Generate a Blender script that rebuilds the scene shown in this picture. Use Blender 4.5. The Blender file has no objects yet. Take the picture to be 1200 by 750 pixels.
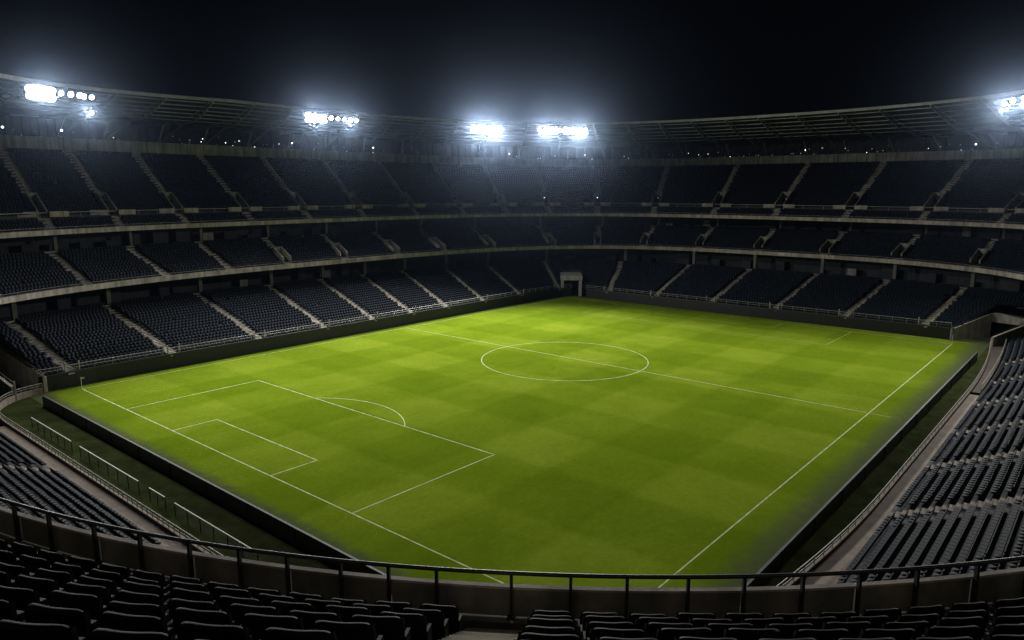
import bpy, math, random
import numpy as np
random.seed(7); rng = np.random.default_rng(7)
scene = bpy.context.scene
COL = scene.collection
PI = math.pi
R = math.radians

# ------------------------------------------------------------------ camera
CAM = np.array([-83.829, -62.198, 24.240])
yaw, pit, roll = R(40.382), R(10.2407), R(0.0523)
fw = np.array([math.cos(yaw)*math.cos(pit), math.sin(yaw)*math.cos(pit), -math.sin(pit)])
rt = np.array([math.sin(yaw), -math.cos(yaw), 0.0]); up = np.cross(rt, fw)
rt, up = rt*math.cos(roll)+up*math.sin(roll), -rt*math.sin(roll)+up*math.cos(roll)
FPX = 847.81
cam_d = bpy.data.cameras.new('camera'); cam = bpy.data.objects.new('camera', cam_d); COL.objects.link(cam)
from mathutils import Matrix, Vector
cam.matrix_world = Matrix(((rt[0], up[0], -fw[0], CAM[0]), (rt[1], up[1], -fw[1], CAM[1]), (rt[2], up[2], -fw[2], CAM[2]), (0, 0, 0, 1)))
cam_d.sensor_width = 36; cam_d.lens = 36*FPX/1200; cam_d.clip_start = 0.1; cam_d.clip_end = 1200
scene.camera = cam

def project(X):                       # pixel in the 1200 x 750 photo (only used to choose which seats are near and in view)
    d = np.atleast_2d(X)-CAM
    z = d@fw
    return 600+FPX*(d@rt)/z, 375-FPX*(d@up)/z, z

# ------------------------------------------------------------------ materials
def material(name, col, rough=0.7, metal=0.0, var=0.0, scale=1.0, bump=0.0, bscale=20, col2=None, spec=0.5, streak=0.0):
    m = bpy.data.materials.new(name); m.use_nodes = True
    nt = m.node_tree; b = nt.nodes['Principled BSDF']
    b.inputs['Roughness'].default_value = rough; b.inputs['Metallic'].default_value = metal
    b.inputs['Specular IOR Level'].default_value = spec
    b.inputs['Base Color'].default_value = (*col, 1)
    tc = nt.nodes.new('ShaderNodeTexCoord')
    if var > 0:
        n = nt.nodes.new('ShaderNodeTexNoise'); n.inputs['Scale'].default_value = scale; n.inputs['Detail'].default_value = 6
        n.inputs['Roughness'].default_value = 0.65
        nt.links.new(tc.outputs['Object'], n.inputs['Vector'])
        r = nt.nodes.new('ShaderNodeValToRGB')
        c2 = col2 or tuple(c*(1-var) for c in col)
        r.color_ramp.elements[0].position = 0.35; r.color_ramp.elements[1].position = 0.65
        r.color_ramp.elements[0].color = (*c2, 1); r.color_ramp.elements[1].color = (*[min(1, c*(1+var*0.4)) for c in col], 1)
        nt.links.new(n.outputs['Fac'], r.inputs['Fac']); nt.links.new(r.outputs['Color'], b.inputs['Base Color'])
        if streak > 0:                            # vertical runs of dirt
            mp = nt.nodes.new('ShaderNodeMapping'); mp.inputs['Scale'].default_value = (1.6, 1.6, 0.12)
            nt.links.new(tc.outputs['Object'], mp.inputs['Vector'])
            ns = nt.nodes.new('ShaderNodeTexNoise'); ns.inputs['Scale'].default_value = 1.0; ns.inputs['Detail'].default_value = 5
            nt.links.new(mp.outputs[0], ns.inputs['Vector'])
            mr = nt.nodes.new('ShaderNodeMapRange'); mr.inputs['From Min'].default_value = 0.38; mr.inputs['From Max'].default_value = 0.62
            mr.inputs['To Min'].default_value = 1-streak; mr.inputs['To Max'].default_value = 1.0
            nt.links.new(ns.outputs['Fac'], mr.inputs['Value'])
            mm = nt.nodes.new('ShaderNodeMix'); mm.data_type = 'RGBA'; mm.blend_type = 'MULTIPLY'; mm.inputs['Factor'].default_value = 1.0
            nt.links.new(r.outputs['Color'], mm.inputs[6]); nt.links.new(mr.outputs[0], mm.inputs[7]); nt.links.new(mm.outputs[2], b.inputs['Base Color'])
    if bump > 0:
        n2 = nt.nodes.new('ShaderNodeTexNoise'); n2.inputs['Scale'].default_value = bscale; n2.inputs['Detail'].default_value = 4
        nt.links.new(tc.outputs['Object'], n2.inputs['Vector'])
        bp = nt.nodes.new('ShaderNodeBump'); bp.inputs['Strength'].default_value = bump; bp.inputs['Distance'].default_value = 0.02
        nt.links.new(n2.outputs['Fac'], bp.inputs['Height']); nt.links.new(bp.outputs['Normal'], b.inputs['Normal'])
    return m

def emitter(name, col, s):
    m = bpy.data.materials.new(name); m.use_nodes = True
    b = m.node_tree.nodes['Principled BSDF']
    b.inputs['Base Color'].default_value = (0.8, 0.8, 0.8, 1)
    b.inputs['Emission Color'].default_value = (*col, 1); b.inputs['Emission Strength'].default_value = s
    m.cycles.emission_sampling = 'NONE'
    return m

M = dict(
    fascia=material('fascia_concrete', (0.50, 0.44, 0.38), 0.8, var=0.35, scale=0.5, bump=0.2, streak=0.4),
    stair=material('stair_concrete', (0.37, 0.335, 0.28), 0.9, var=0.35, scale=0.9, bump=0.2),
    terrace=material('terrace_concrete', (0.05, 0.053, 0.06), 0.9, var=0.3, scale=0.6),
    parapet=material('parapet_concrete', (0.31, 0.295, 0.26), 0.85, var=0.35, scale=0.35, streak=0.4),
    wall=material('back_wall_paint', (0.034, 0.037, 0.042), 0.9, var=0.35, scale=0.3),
    tunnel=material('tunnel_concrete', (0.46, 0.43, 0.36), 0.85, var=0.3, scale=0.7, bump=0.2, streak=0.35),
    black=material('black_board', (0.008, 0.0085, 0.009), 0.5, var=0.3, scale=0.8),
    edge=material('board_edge_metal', (0.075, 0.078, 0.075), 0.6, metal=0.0, var=0.3, scale=2, spec=0.2),
    rail=material('galvanised_rail', (0.36, 0.35, 0.31), 0.5, metal=0.2, var=0.2, scale=3),
    white=material('white_paint', (0.8, 0.8, 0.77), 0.5, var=0.1, scale=4),
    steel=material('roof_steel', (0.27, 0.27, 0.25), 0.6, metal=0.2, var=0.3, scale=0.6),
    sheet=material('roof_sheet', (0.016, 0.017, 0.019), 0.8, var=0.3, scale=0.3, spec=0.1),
    column=material('column_concrete', (0.15, 0.145, 0.13), 0.85, var=0.3, scale=0.6),
    gate=material('gateway_concrete', (0.48, 0.47, 0.44), 0.85, var=0.2, scale=0.7, streak=0.25),
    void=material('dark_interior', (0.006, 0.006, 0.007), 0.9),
    seat=material('navy_seat_plastic', (0.0105, 0.0155, 0.0235), 0.7, var=0.35, scale=1.2, spec=0.10),
    fseat=material('black_seat_plastic', (0.0045, 0.0048, 0.0056), 0.62, var=0.3, scale=6, bump=0.05, bscale=120, spec=0.05),
    bracket=material('seat_bracket_steel', (0.006, 0.0062, 0.0065), 0.65, metal=0.0, spec=0.05),
    dconc=material('balustrade_concrete', (0.23, 0.215, 0.18), 0.85, var=0.4, scale=1.3, bump=0.2, bscale=40, streak=0.45),
    frail=material('balustrade_steel', (0.045, 0.047, 0.05), 0.45, metal=0.5, var=0.2, scale=5),
    walk=material('walkway_concrete', (0.19, 0.155, 0.115), 0.9, var=0.3, scale=0.8, bump=0.3),
    ramp=material('ramp_floor', (0.07, 0.055, 0.042), 0.9, var=0.3, scale=0.7),
    fstep=material('gangway_concrete', (0.48, 0.43, 0.35), 0.85, var=0.3, scale=2.5, bump=0.08, bscale=60),
    housing=material('lamp_housing', (0.10, 0.10, 0.11), 0.5, metal=0.5),
    lens=emitter('floodlight_lens', (0.90, 0.95, 1.0), 30.0),
    small=emitter('small_lamp_lens', (0.85, 0.93, 1.0), 7.0),
    faint=emitter('faint_lamp_lens', (0.9, 0.93, 1.0), 0.5),
    flag=material('flag_cloth', (0.55, 0.5, 0.3), 0.8, var=0.1, scale=4),
)

def grass_material():
    m = bpy.data.materials.new('pitch_grass'); m.use_nodes = True
    nt = m.node_tree; N = nt.nodes; L = nt.links; b = N['Principled BSDF']
    b.inputs['Roughness'].default_value = 0.9; b.inputs['Specular IOR Level'].default_value = 0.0
    tc = N.new('ShaderNodeTexCoord'); sp = N.new('ShaderNodeSeparateXYZ'); L.new(tc.outputs['Object'], sp.inputs[0])
    def math_(op, a, b_=None, c=None):
        n = N.new('ShaderNodeMath'); n.operation = op
        for i, v in enumerate((a, b_, c)):
            if v is None: continue
            if isinstance(v, (int, float)): n.inputs[i].default_value = v
            else: L.new(v, n.inputs[i])
        return n.outputs[0]
    def noise(scale, detail=4, rough=0.6):
        n = N.new('ShaderNodeTexNoise'); n.inputs['Scale'].default_value = scale; n.inputs['Detail'].default_value = detail
        n.inputs['Roughness'].default_value = rough; L.new(tc.outputs['Object'], n.inputs['Vector']); return n.outputs['Fac']
    def smooth(v, lo, hi):
        n = N.new('ShaderNodeMapRange'); n.interpolation_type = 'SMOOTHSTEP'; L.new(v, n.inputs['Value'])
        n.inputs['From Min'].default_value = lo; n.inputs['From Max'].default_value = hi; return n.outputs[0]
    wob = math_('MULTIPLY', math_('SUBTRACT', noise(0.35, 3), 0.5), 1.6)
    sx = math_('SINE', math_('MULTIPLY', math_('ADD', math_('ADD', sp.outputs[0], wob), 52.5), PI/8.4))
    sy = math_('SINE', math_('MULTIPLY', math_('ADD', math_('ADD', sp.outputs[1], wob), 42.5), PI/8.5))
    a = smooth(sx, -0.25, 0.25); c = smooth(sy, -0.25, 0.25)
    chk = math_('ADD', math_('MULTIPLY', a, 0.5), math_('MULTIPLY', c, 0.5))
    mid = noise(0.12, 4); fine = noise(2.2, 5, 0.7); vf = noise(14, 3, 0.7); worn = noise(0.5, 5, 0.7)
    f = math_('ADD', math_('ADD', math_('MULTIPLY', chk, 0.23), 0.07), math_('MULTIPLY', mid, 0.42))
    f = math_('ADD', f, math_('ADD', math_('MULTIPLY', fine, 0.36), -0.05)); f = math_('ADD', f, math_('ADD', math_('MULTIPLY', vf, 0.40), -0.09))
    f = math_('ADD', f, math_('MULTIPLY', worn, 0.24))
    r = N.new('ShaderNodeValToRGB'); L.new(f, r.inputs['Fac'])
    e = r.color_ramp.elements
    e[0].position = 0.42; e[0].color = (0.062, 0.106, 0.0035, 1)
    e[1].position = 1.08; e[1].color = (0.168, 0.226, 0.018, 1)
    k = r.color_ramp.elements.new(0.74); k.color = (0.107, 0.160, 0.0075, 1)
    # turf turns darker grey-green beyond the lines: width differs per side, the change is ragged
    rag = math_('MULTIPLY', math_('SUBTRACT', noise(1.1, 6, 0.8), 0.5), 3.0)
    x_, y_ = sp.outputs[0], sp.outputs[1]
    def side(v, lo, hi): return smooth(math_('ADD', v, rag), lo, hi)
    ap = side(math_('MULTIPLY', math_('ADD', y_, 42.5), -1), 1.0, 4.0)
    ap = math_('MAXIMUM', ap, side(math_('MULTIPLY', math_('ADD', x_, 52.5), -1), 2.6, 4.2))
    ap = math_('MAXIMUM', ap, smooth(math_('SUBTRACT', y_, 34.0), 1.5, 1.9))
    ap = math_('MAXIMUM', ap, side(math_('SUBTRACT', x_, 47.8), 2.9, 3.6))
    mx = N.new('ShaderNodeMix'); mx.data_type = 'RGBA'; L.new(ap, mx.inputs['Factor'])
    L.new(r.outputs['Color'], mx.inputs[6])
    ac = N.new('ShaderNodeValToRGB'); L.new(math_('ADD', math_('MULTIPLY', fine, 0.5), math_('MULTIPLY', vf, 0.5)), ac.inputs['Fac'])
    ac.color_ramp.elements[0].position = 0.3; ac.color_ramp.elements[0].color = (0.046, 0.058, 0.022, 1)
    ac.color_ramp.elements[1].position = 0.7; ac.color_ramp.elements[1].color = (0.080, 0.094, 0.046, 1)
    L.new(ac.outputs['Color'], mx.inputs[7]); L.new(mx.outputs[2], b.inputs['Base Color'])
    bp = N.new('ShaderNodeBump'); bp.inputs['Strength'].default_value = 0.5; bp.inputs['Distance'].default_value = 0.03
    L.new(vf, bp.inputs['Height']); L.new(bp.outputs['Normal'], b.inputs['Normal'])
    return m
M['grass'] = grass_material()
M['apron'] = material('apron_turf', (0.060, 0.066, 0.042), 0.9, var=0.45, scale=0.8, bump=0.4, bscale=15, spec=0.0)
M['verge'] = material('verge_grass', (0.036, 0.045, 0.017), 0.95, var=0.4, scale=0.5, bump=0.5, bscale=12, spec=0.0)
M['ground'] = material('bare_ground', (0.04, 0.04, 0.038), 0.9, var=0.3, scale=0.2)

# ------------------------------------------------------------------ mesh helpers
class MB:
    def __init__(s): s.v = []; s.f = []; s.mi = []
    def quad(s, a, b, c, d, mi=0):
        i = len(s.v); s.v += [tuple(a), tuple(b), tuple(c), tuple(d)]; s.f.append((i, i+1, i+2, i+3)); s.mi.append(mi)
    def hexa(s, p, mi=0):                     # p: 8 corners, bottom loop then top loop
        i = len(s.v); s.v += [tuple(q) for q in p]
        for f in ((3, 2, 1, 0), (4, 5, 6, 7), (0, 1, 5, 4), (1, 2, 6, 5), (2, 3, 7, 6), (3, 0, 4, 7)):
            s.f.append(tuple(i+k for k in f)); s.mi.append(mi)
    def box(s, c, d, size, mi=0):             # c: centre of base (x,y,z); d: horizontal direction of depth; size (width, depth, height)
        d = np.array(d[:2], float); d /= np.hypot(*d); w = np.array([d[1], -d[0]])
        c = np.array(c, float); W, D, H = size
        P = []
        for z in (0, H):
            for a, b in ((-1, -1), (1, -1), (1, 1), (-1, 1)):
                q = c[:2]+w*a*W/2+d*b*D/2; P.append((q[0], q[1], c[2]+z))
        s.hexa(P, mi)
    def bar(s, a, b, t, h=None, mi=0):        # straight rectangular bar
        h = h or t
        a = np.array(a, float); b = np.array(b, float); d = b-a; d /= np.linalg.norm(d)
        u = np.array([0, 0, 1.0]) if abs(d[2]) < 0.95 else np.array([1.0, 0, 0])
        w = np.cross(d, u); w /= np.linalg.norm(w); u = np.cross(w, d)
        P = [e+w*x*t/2+u*y*h/2 for e in (a, b) for x, y in ((-1, -1), (1, -1), (1, 1), (-1, 1))]
        s.hexa(P, mi)
    def tube(s, pts, r, n=8, mi=0):
        pts = [np.array(p, float) for p in pts]; i0 = len(s.v)
        for k, p in enumerate(pts):
            d = pts[min(k+1, len(pts)-1)]-pts[max(k-1, 0)]; d /= np.linalg.norm(d)
            u = np.array([0, 0, 1.0]) if abs(d[2]) < 0.95 else np.array([1.0, 0, 0])
            w = np.cross(d, u); w /= np.linalg.norm(w); u = np.cross(w, d)
            for j in range(n):
                a = 2*PI*(j+0.5)/n; s.v.append(tuple(p+w*r*math.cos(a)+u*r*math.sin(a)))
        for k in range(len(pts)-1):
            for j in range(n):
                a = i0+k*n+j; b_ = i0+k*n+(j+1) % n
                s.f.append((a, b_, b_+n, a+n)); s.mi.append(mi)
        s.f.append(tuple(i0+j for j in range(n))[::-1]); s.mi.append(mi)
        s.f.append(tuple(i0+(len(pts)-1)*n+j for j in range(n))); s.mi.append(mi)
    def sweep(s, loops, mi=0):                # loops: list of closed sections (same length), joined along the list, capped
        n = len(loops[0]); i0 = len(s.v)
        for l in loops: s.v += [tuple(map(float, p)) for p in l]
        for k in range(len(loops)-1):
            for j in range(n):
                a = i0+k*n+j; b_ = i0+k*n+(j+1) % n
                s.f.append((a, b_, b_+n, a+n)); s.mi.append(mi)
        s.f.append(tuple(i0+j for j in range(n))[::-1]); s.mi.append(mi)
        s.f.append(tuple(i0+(len(loops)-1)*n+j for j in range(n))); s.mi.append(mi)
    def strip(s, rows, mi=0):                 # open grid of points rows x cols
        n = len(rows[0]); i0 = len(s.v)
        for l in rows: s.v += [tuple(map(float, p)) for p in l]
        for k in range(len(rows)-1):
            for j in range(n-1):
                a = i0+k*n+j; s.f.append((a, a+1, a+1+n, a+n)); s.mi.append(mi)
    def mesh(s, name, mats, smooth=False):
        me = bpy.data.meshes.new(name); me.from_pydata(s.v, [], s.f)
        mats = mats if isinstance(mats, (list, tuple)) else [mats]
        for m in mats: me.materials.append(m)
        if len(mats) > 1: me.polygons.foreach_set('material_index', s.mi)
        if smooth: me.polygons.foreach_set('use_smooth', [True]*len(s.f))
        me.update(); return me
    def build(s, name, mats, parent=None, smooth=False):
        o = bpy.data.objects.new(name, s.mesh(name, mats, smooth)); COL.objects.link(o)
        if parent is not None:
            o.parent = parent
            o.matrix_parent_inverse = Matrix.Translation(-Vector(parent.location)) if parent.type == 'EMPTY' and parent.get('rooted') else Matrix()
        return o

def tag(o, label=None, cat=None, group=None, kind=None):
    if label: o['label'] = label
    if cat: o['category'] = cat
    if group: o['group'] = group
    if kind: o['kind'] = kind
    return o
def thing(name, label, cat, group=None):
    o = bpy.data.objects.new(name, None); COL.objects.link(o); o.empty_display_size = 0.5
    return tag(o, label, cat, group)

# ------------------------------------------------------------------ plan curves of the bowl
CC = np.array([-2.35, -4.25])
def ring(a, b, n, deg):
    p = np.radians(np.asarray(deg, float))
    r = (np.abs(np.cos(p)/a)**n+np.abs(np.sin(p)/b)**n)**(-1/n)
    return np.stack([CC[0]+r*np.cos(p), CC[1]+r*np.sin(p)], -1)
def interp(s, xs, ys):                        # smooth cubic through the aisles, linear beyond the ends
    s = np.asarray(s, float); ys = np.asarray(ys, float); n = len(ys)
    m = np.gradient(ys); i = np.clip(np.floor(s).astype(int), 0, n-2); f = s-i
    f = np.clip(f, 0, 1)
    h = (2*f**3-3*f**2+1)*ys[i]+(f**3-2*f**2+f)*m[i]+(-2*f**3+3*f**2)*ys[i+1]+(f**3-f**2)*m[i+1]
    return h+np.minimum(s, 0)*m[0]+np.maximum(s-(n-1), 0)*m[-1]
def soft(a, k=0.5):                           # even out small irregularities of the aisle angles
    a = np.array(a, float); b = a.copy(); b[1:-1] = a[1:-1]*(1-k)+(a[:-2]+a[2:])*k/2; return b

class Tier:
    def __init__(s, rin, pb, rout, pt, z0, z1, rows):
        s.rin, s.rout, s.pb, s.pt, s.z0, s.z1, s.n = rin, rout, soft(pb, 0.35), soft(pt, 0.5), z0, z1, rows
        s.ix = np.arange(len(pb)); s.rise = (z1-z0)/rows
    straight = False                           # ends of the lower tier run on straight past the tunnels
    def curve(s, par, ang, q):
        q = np.asarray(q, float)
        if not s.straight: return ring(*par, interp(q, s.ix, ang))
        e = len(s.ix)-1; p = ring(*par, interp(np.clip(q, 0, e), s.ix, ang))
        a, b = (ring(*par, ang[i]) for i in (0, 1)); c, d = (ring(*par, ang[i]) for i in (e, e-1))
        return p+np.minimum(q, 0)[..., None]*(b-a)+np.maximum(q-e, 0)[..., None]*(c-d)
    def pin(s, q): return s.curve(s.rin, s.pb, q)
    def pout(s, q): return s.curve(s.rout, s.pt, q)
    def P(s, q, t):
        a, b = s.pin(q), s.pout(q); t = np.asarray(t, float)
        return a+(b-a)*(t[..., None] if t.ndim else t)
    def out(s, q):
        d = s.pout(q)-s.pin(q); return d/np.hypot(d[..., 0], d[..., 1])[..., None]
    def z(s, k): return s.z0+s.rise*k

LOW = Tier((53.85, 40.6, 24), [141.3, 133.4, 121.3, 107.2, 93.6, 69.6+11.5, 69.6, 57.4, 47.0, 39.4, 27.9, 18.9, 5.2, -8.6, -21.2, -31.7],
           (73.5, 61, 3.25), [134.4, 124.9, 110.9, 99.3, 88.7, 79.6, 70.8, 60.6, 52.3, 43.6, 24.7, 15.6, 4.0, -7.3, -17.5, -27.8], 1.75, 6.7, 20)
LOW.straight = True
MID = Tier((74.5, 57, 2.95), [129.1, 118.8, 109.3, 98.6, 85.9, 72.5, 62.0, 51.9, 37.9, 31.6, 23.8, 13.5, 3.5, -7.7, -17.8, -29.6],
           (86, 65.7, 2.87), [125.6, 117.1, 108.2, 96.6, 85.2, 74.1, 64.5, 55.9, 39.9, 32.0, 22.6, 13.3, 3.6, -7.0, -16.6, -26.2], 10.85, 15.0, 11)
UPP = Tier((76.15, 63.65, 2.95), [127.6, 119.4, 111.0, 99.6, 89.3, 77.3, 65.6, 55.8, 47.6, 40.3, 31.9, 22.1, 11.6, 1.4, -9.6, -20.4, -30.4],
           (105.7, 81, 3.9), [118.9, 113.4, 106.6, 98.0, 89.0, 78.0, 67.8, 57.9, 49.5, 41.3, 32.8, 22.3, 12.3, 2.6, -6.6, -15.8, -24.2], 18.35, 30.4, 25)

seat_P, seat_D = [], []                       # far seats: positions, outward directions
def fill_rows(tier, s0f, s1f, hole, pitch=0.54, half=0.85, rows=None):
    for k in (rows if rows is not None else range(tier.n)):
        t = (k+0.62)/tier.n
        q = np.linspace(s0f(k), s1f(k), 3000); p = tier.P(q, np.full(len(q), t))
        cum = np.r_[0, np.cumsum(np.hypot(*np.diff(p, axis=0).T))]
        n = int(cum[-1]/pitch); qq = np.interp((np.arange(n)+0.5)*pitch*0.998+rng.uniform(-0.25, 0.25), cum, q)
        pp = tier.P(qq, np.full(n, t))
        near = np.clip(np.round(qq), math.ceil(s0f(k)-0.2), math.floor(s1f(k)+0.2))
        pa = tier.P(near, np.full(n, t))
        keep = (np.hypot(*(pp-pa).T) > half) & ~hole(qq, k, pp)
        keep &= rng.random(n) > 0.004
        pp = pp[keep]; qq = qq[keep]
        seat_P.append(np.c_[pp, np.full(len(pp), tier.z(k))]); seat_D.append(tier.out(qq))

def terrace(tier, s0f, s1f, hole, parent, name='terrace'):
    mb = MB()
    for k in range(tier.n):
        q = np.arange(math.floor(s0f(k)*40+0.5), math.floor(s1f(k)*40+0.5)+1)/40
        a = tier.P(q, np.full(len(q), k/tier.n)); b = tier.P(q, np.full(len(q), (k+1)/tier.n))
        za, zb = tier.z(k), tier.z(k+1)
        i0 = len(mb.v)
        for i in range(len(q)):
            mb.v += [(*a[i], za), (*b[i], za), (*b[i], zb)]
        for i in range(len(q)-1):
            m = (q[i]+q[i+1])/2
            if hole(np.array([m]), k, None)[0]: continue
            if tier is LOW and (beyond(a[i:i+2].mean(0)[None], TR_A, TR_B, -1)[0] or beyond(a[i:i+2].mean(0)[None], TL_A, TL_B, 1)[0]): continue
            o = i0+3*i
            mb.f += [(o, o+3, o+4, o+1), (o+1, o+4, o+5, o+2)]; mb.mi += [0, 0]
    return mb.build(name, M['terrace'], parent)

def stairs(tier, q, k0, k1, parent, w=1.25, mat='stair'):
    mb = MB(); d = tier.out(float(q))
    for k in range(k0, k1):
        for h in (0, 1):
            p0 = tier.P(float(q), (k+0.5*h)/tier.n); p1 = tier.P(float(q), (k+0.5*h+0.5)/tier.n)
            z = tier.z(k)
            mb.box((*(p0+p1)/2, z-tier.rise*0.5-0.03), d, (w, np.hypot(*(p1-p0))-0.012, 0.045+(1+h)*tier.rise/2))
    return mb.build('stairs', M[mat], parent)

def ring_sweep(par, degs, prof):              # prof: (outward offset, z) corners
    P = ring(*par, degs); T = np.gradient(P, axis=0); T /= np.hypot(*T.T)[:, None]
    Nn = np.stack([T[:, 1], -T[:, 0]], 1)
    sgn = np.sign(((P-CC)*Nn).sum(1))[:, None]; Nn = Nn*sgn
    return [[(p[0]+n[0]*o, p[1]+n[1]*o, z) for o, z in prof] for p, n in zip(P, Nn)]
def ring_path(par, degs, z): return [(x, y, z) for x, y in ring(*par, degs)]
def wall_panels(mb, P, N_, o, z0, z1, th, gap=0.05):   # flat panels butted along a path
    for i in range(len(P)-1):
        a, b = P[i], P[i+1]; d = (b-a); l = np.hypot(*d); d = d/l; n = (N_[i]+N_[i+1])/2; n = n/np.hypot(*n)
        a2, b2 = a+d*gap/2+n*o, b-d*gap/2+n*o
        mb.hexa([(*a2, z0), (*b2, z0), (*(b2+n*th), z0), (*(a2+n*th), z0), (*a2, z1), (*b2, z1), (*(b2+n*th), z1), (*(a2+n*th), z1)])

# ------------------------------------------------------------------ ground
X0, X1, Y0, Y1 = -52.5, 47.8, -42.5, 34.0     # the marked pitch
BX, BY = -58.0, -47.3                         # near boards
def flat(name, x0, x1, y0, y1, z, mat, nx=1, ny=1):
    mb = MB(); xs = np.linspace(x0, x1, nx+1); ys = np.linspace(y0, y1, ny+1)
    mb.strip([[(x, y, z) for x in xs] for y in ys])
    return tag(mb.build(name, mat), kind='structure')
flat('ground', -112, 128, -92, 108, -0.06, M['ground'])
flat('verge', -66, 56, -54, 40, -0.03, M['verge'])
flat('apron', BX+0.05, 53.4, BY+0.05, 38.6, -0.008, M['apron'])
c0 = np.array([(X0+X1)/2, (Y0+Y1)/2])
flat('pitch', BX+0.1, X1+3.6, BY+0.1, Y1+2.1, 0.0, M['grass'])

lines = MB(); LZ = 0.006; LW = 0.12
def seg(a, b, w=None, z=LZ, mi=0):
    w = w or LW
    a = np.array(a, float); b = np.array(b, float); d = (b-a)/np.hypot(*(b-a)); n = np.array([-d[1], d[0]])*w/2; e = d*w/2
    lines.quad((*(a-n-e), z), (*(b-n+e), z), (*(b+n+e), z), (*(a+n-e), z), mi)
def arc(c, r, a0, a1, n=96, z=LZ):
    A = np.linspace(a0, a1, n+1)
    lines.strip([[(c[0]+(r+o)*math.cos(t), c[1]+(r+o)*math.sin(t), z) for t in A] for o in (-LW/2, LW/2)])
def rect(x0, x1, y0, y1, skip=()):
    g = LW/2+0.001
    if 'x0' not in skip: seg((x0, y0), (x0, y1))
    if 'x1' not in skip: seg((x1, y0), (x1, y1))
    xa = x0+(g*2 if 'x0' not in skip else g*2); xb = x1-g*2
    seg((xa, y0), (xb, y0)); seg((xa, y1), (xb, y1))
seg((X0, Y0), (X0, Y1)); seg((X0+0.13, Y0), (X1-0.13, Y0)); seg((X0+0.13, Y1), (X1-0.13, Y1), mi=1); seg((X1, Y0), (X1, Y1), mi=1)
seg((0.07, Y0+0.3), (0.07, Y1-0.3), z=LZ+0.003)
arc((-1.08, -1.76), 11.98, 0, 2*PI)
rect(X0, X0+16.28, -19.59, 21.11, skip=('x0',)); rect(X0, X0+4.76, -8.3, 9.89, skip=('x0',))
a_ = math.acos((X0+16.4+44.5)/11.5); arc((-44.5, 0.9), 11.5, -a_, a_, 40)
LW = 0.08
def rect_far(x0, x1, y0, y1):
    seg((x0, y0), (x0, y1), mi=1); seg((x0+0.2, y0), (x1-0.2, y0), mi=1); seg((x0+0.2, y1), (x1-0.2, y1), mi=1)
rect_far(34.1, X1, -27.4, 19.5); rect_far(42.6, X1, -15.5, 8.0)
seg((0.07, Y0-0.2), (0.07, Y0-2.2))
M['line'] = material('line_paint', (0.50, 0.54, 0.30), 0.9, var=0.4, scale=1.2, spec=0.0)
M['faded'] = material('faded_line_paint', (0.42, 0.46, 0.22), 0.9, var=0.3, scale=1.2, spec=0.0)
tag(lines.build('pitch_markings', [M['line'], M['faded']]), kind='structure')

for (x, y), lab in (((X0, Y1), 'thin corner flag at the left-hand corner of the pitch'), ((X1, Y0), 'thin corner flag at the right-hand corner by the tunnel')):
    t = thing('corner_flag', lab, 'corner flag', 'corner flags')
    mb = MB(); mb.tube([(x, y, 0), (x, y, 1.5)], 0.03); mb.build('pole', M['white'], t)
    mb = MB(); mb.hexa([(x+0.03, y-0.006, 1.18), (x+0.42, y-0.006, 1.26), (x+0.42, y+0.006, 1.26), (x+0.03, y+0.006, 1.18),
                        (x+0.03, y-0.006, 1.48), (x+0.42, y-0.006, 1.40), (x+0.42, y+0.006, 1.40), (x+0.03, y+0.006, 1.48)]); mb.build('flag', M['flag'], t)

# black perimeter boards beside the verge on the two near sides
def board(a, b, h, lab):
    t = thing('perimeter_board', lab, 'perimeter board', 'black boards round the pitch')
    a = np.array(a, float); b = np.array(b, float); L_ = np.hypot(*(b-a)); n = int(L_/6); d = (b-a)/L_
    mb = MB()
    for i in range(n):
        p, q = a+d*(L_*i/n+0.01), a+d*(L_*(i+1)/n-0.01)
        mb.bar((*p, h/2-0.03), (*q, h/2-0.03), 0.12, h+0.0)
    mb.build('panel', M['black'], t)
    mb = MB(); mb.bar((*a, h), (*b, h), 0.17, 0.07); mb.build('top_edge', M['edge'], t)
    nrm = np.array([-d[1], d[0]])
    for i in range(0, n+1):
        p = a+d*(L_*i/n); s_ = 1 if np.dot(nrm, c0-p) < 0 else -1
        mb = MB(); mb.bar((*(p+nrm*s_*0.1), -0.03), (*(p+nrm*s_*0.1), h-0.06), 0.06); mb.build('support_post', M['black'], t)
    return t
board((BX, 29.3), (BX, -45.5), 1.2, 'long black perimeter board beside the dark verge, left of the near goal line')
board((37.2, BY), (-52, BY), 1.2, 'long black perimeter board along the right touchline, by the right walkway')

# ------------------------------------------------------------------ lower bowl on the two far sides
def hole_none(q, k, p): return np.zeros(len(q), bool)
TUN_C = np.array([51.6, 35.0]); TUN_D = np.array([math.cos(R(38)), math.sin(R(38))]); TUN_W = np.array([TUN_D[1], -TUN_D[0]])
TS0, TS1 = 9.2, 9.6
def hole_low(q, k, p):
    h = (q > TS0) & (q < TS1) & (k < 8)
    if p is not None:
        r = p-TUN_C; h = beyond(p, TR_A, TR_B, -1) | beyond(p, TL_A, TL_B, 1) | ((np.abs(r@TUN_W) < 2.5) & (r@TUN_D < 7.6) & (r@TUN_D > -2))
    return h
l0 = lambda k: -1.6
l1 = lambda k: 16.6
TR_A, TR_B = np.array([51.0, -41.9]), np.array([58.8, -46.2])
TL_A, TL_B = np.array([-56.0, 35.6]), np.array([-58.0, 48.5])
TR_E, TL_E = np.array([0.976, -0.217]), np.array([-0.06, 0.998])
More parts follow.
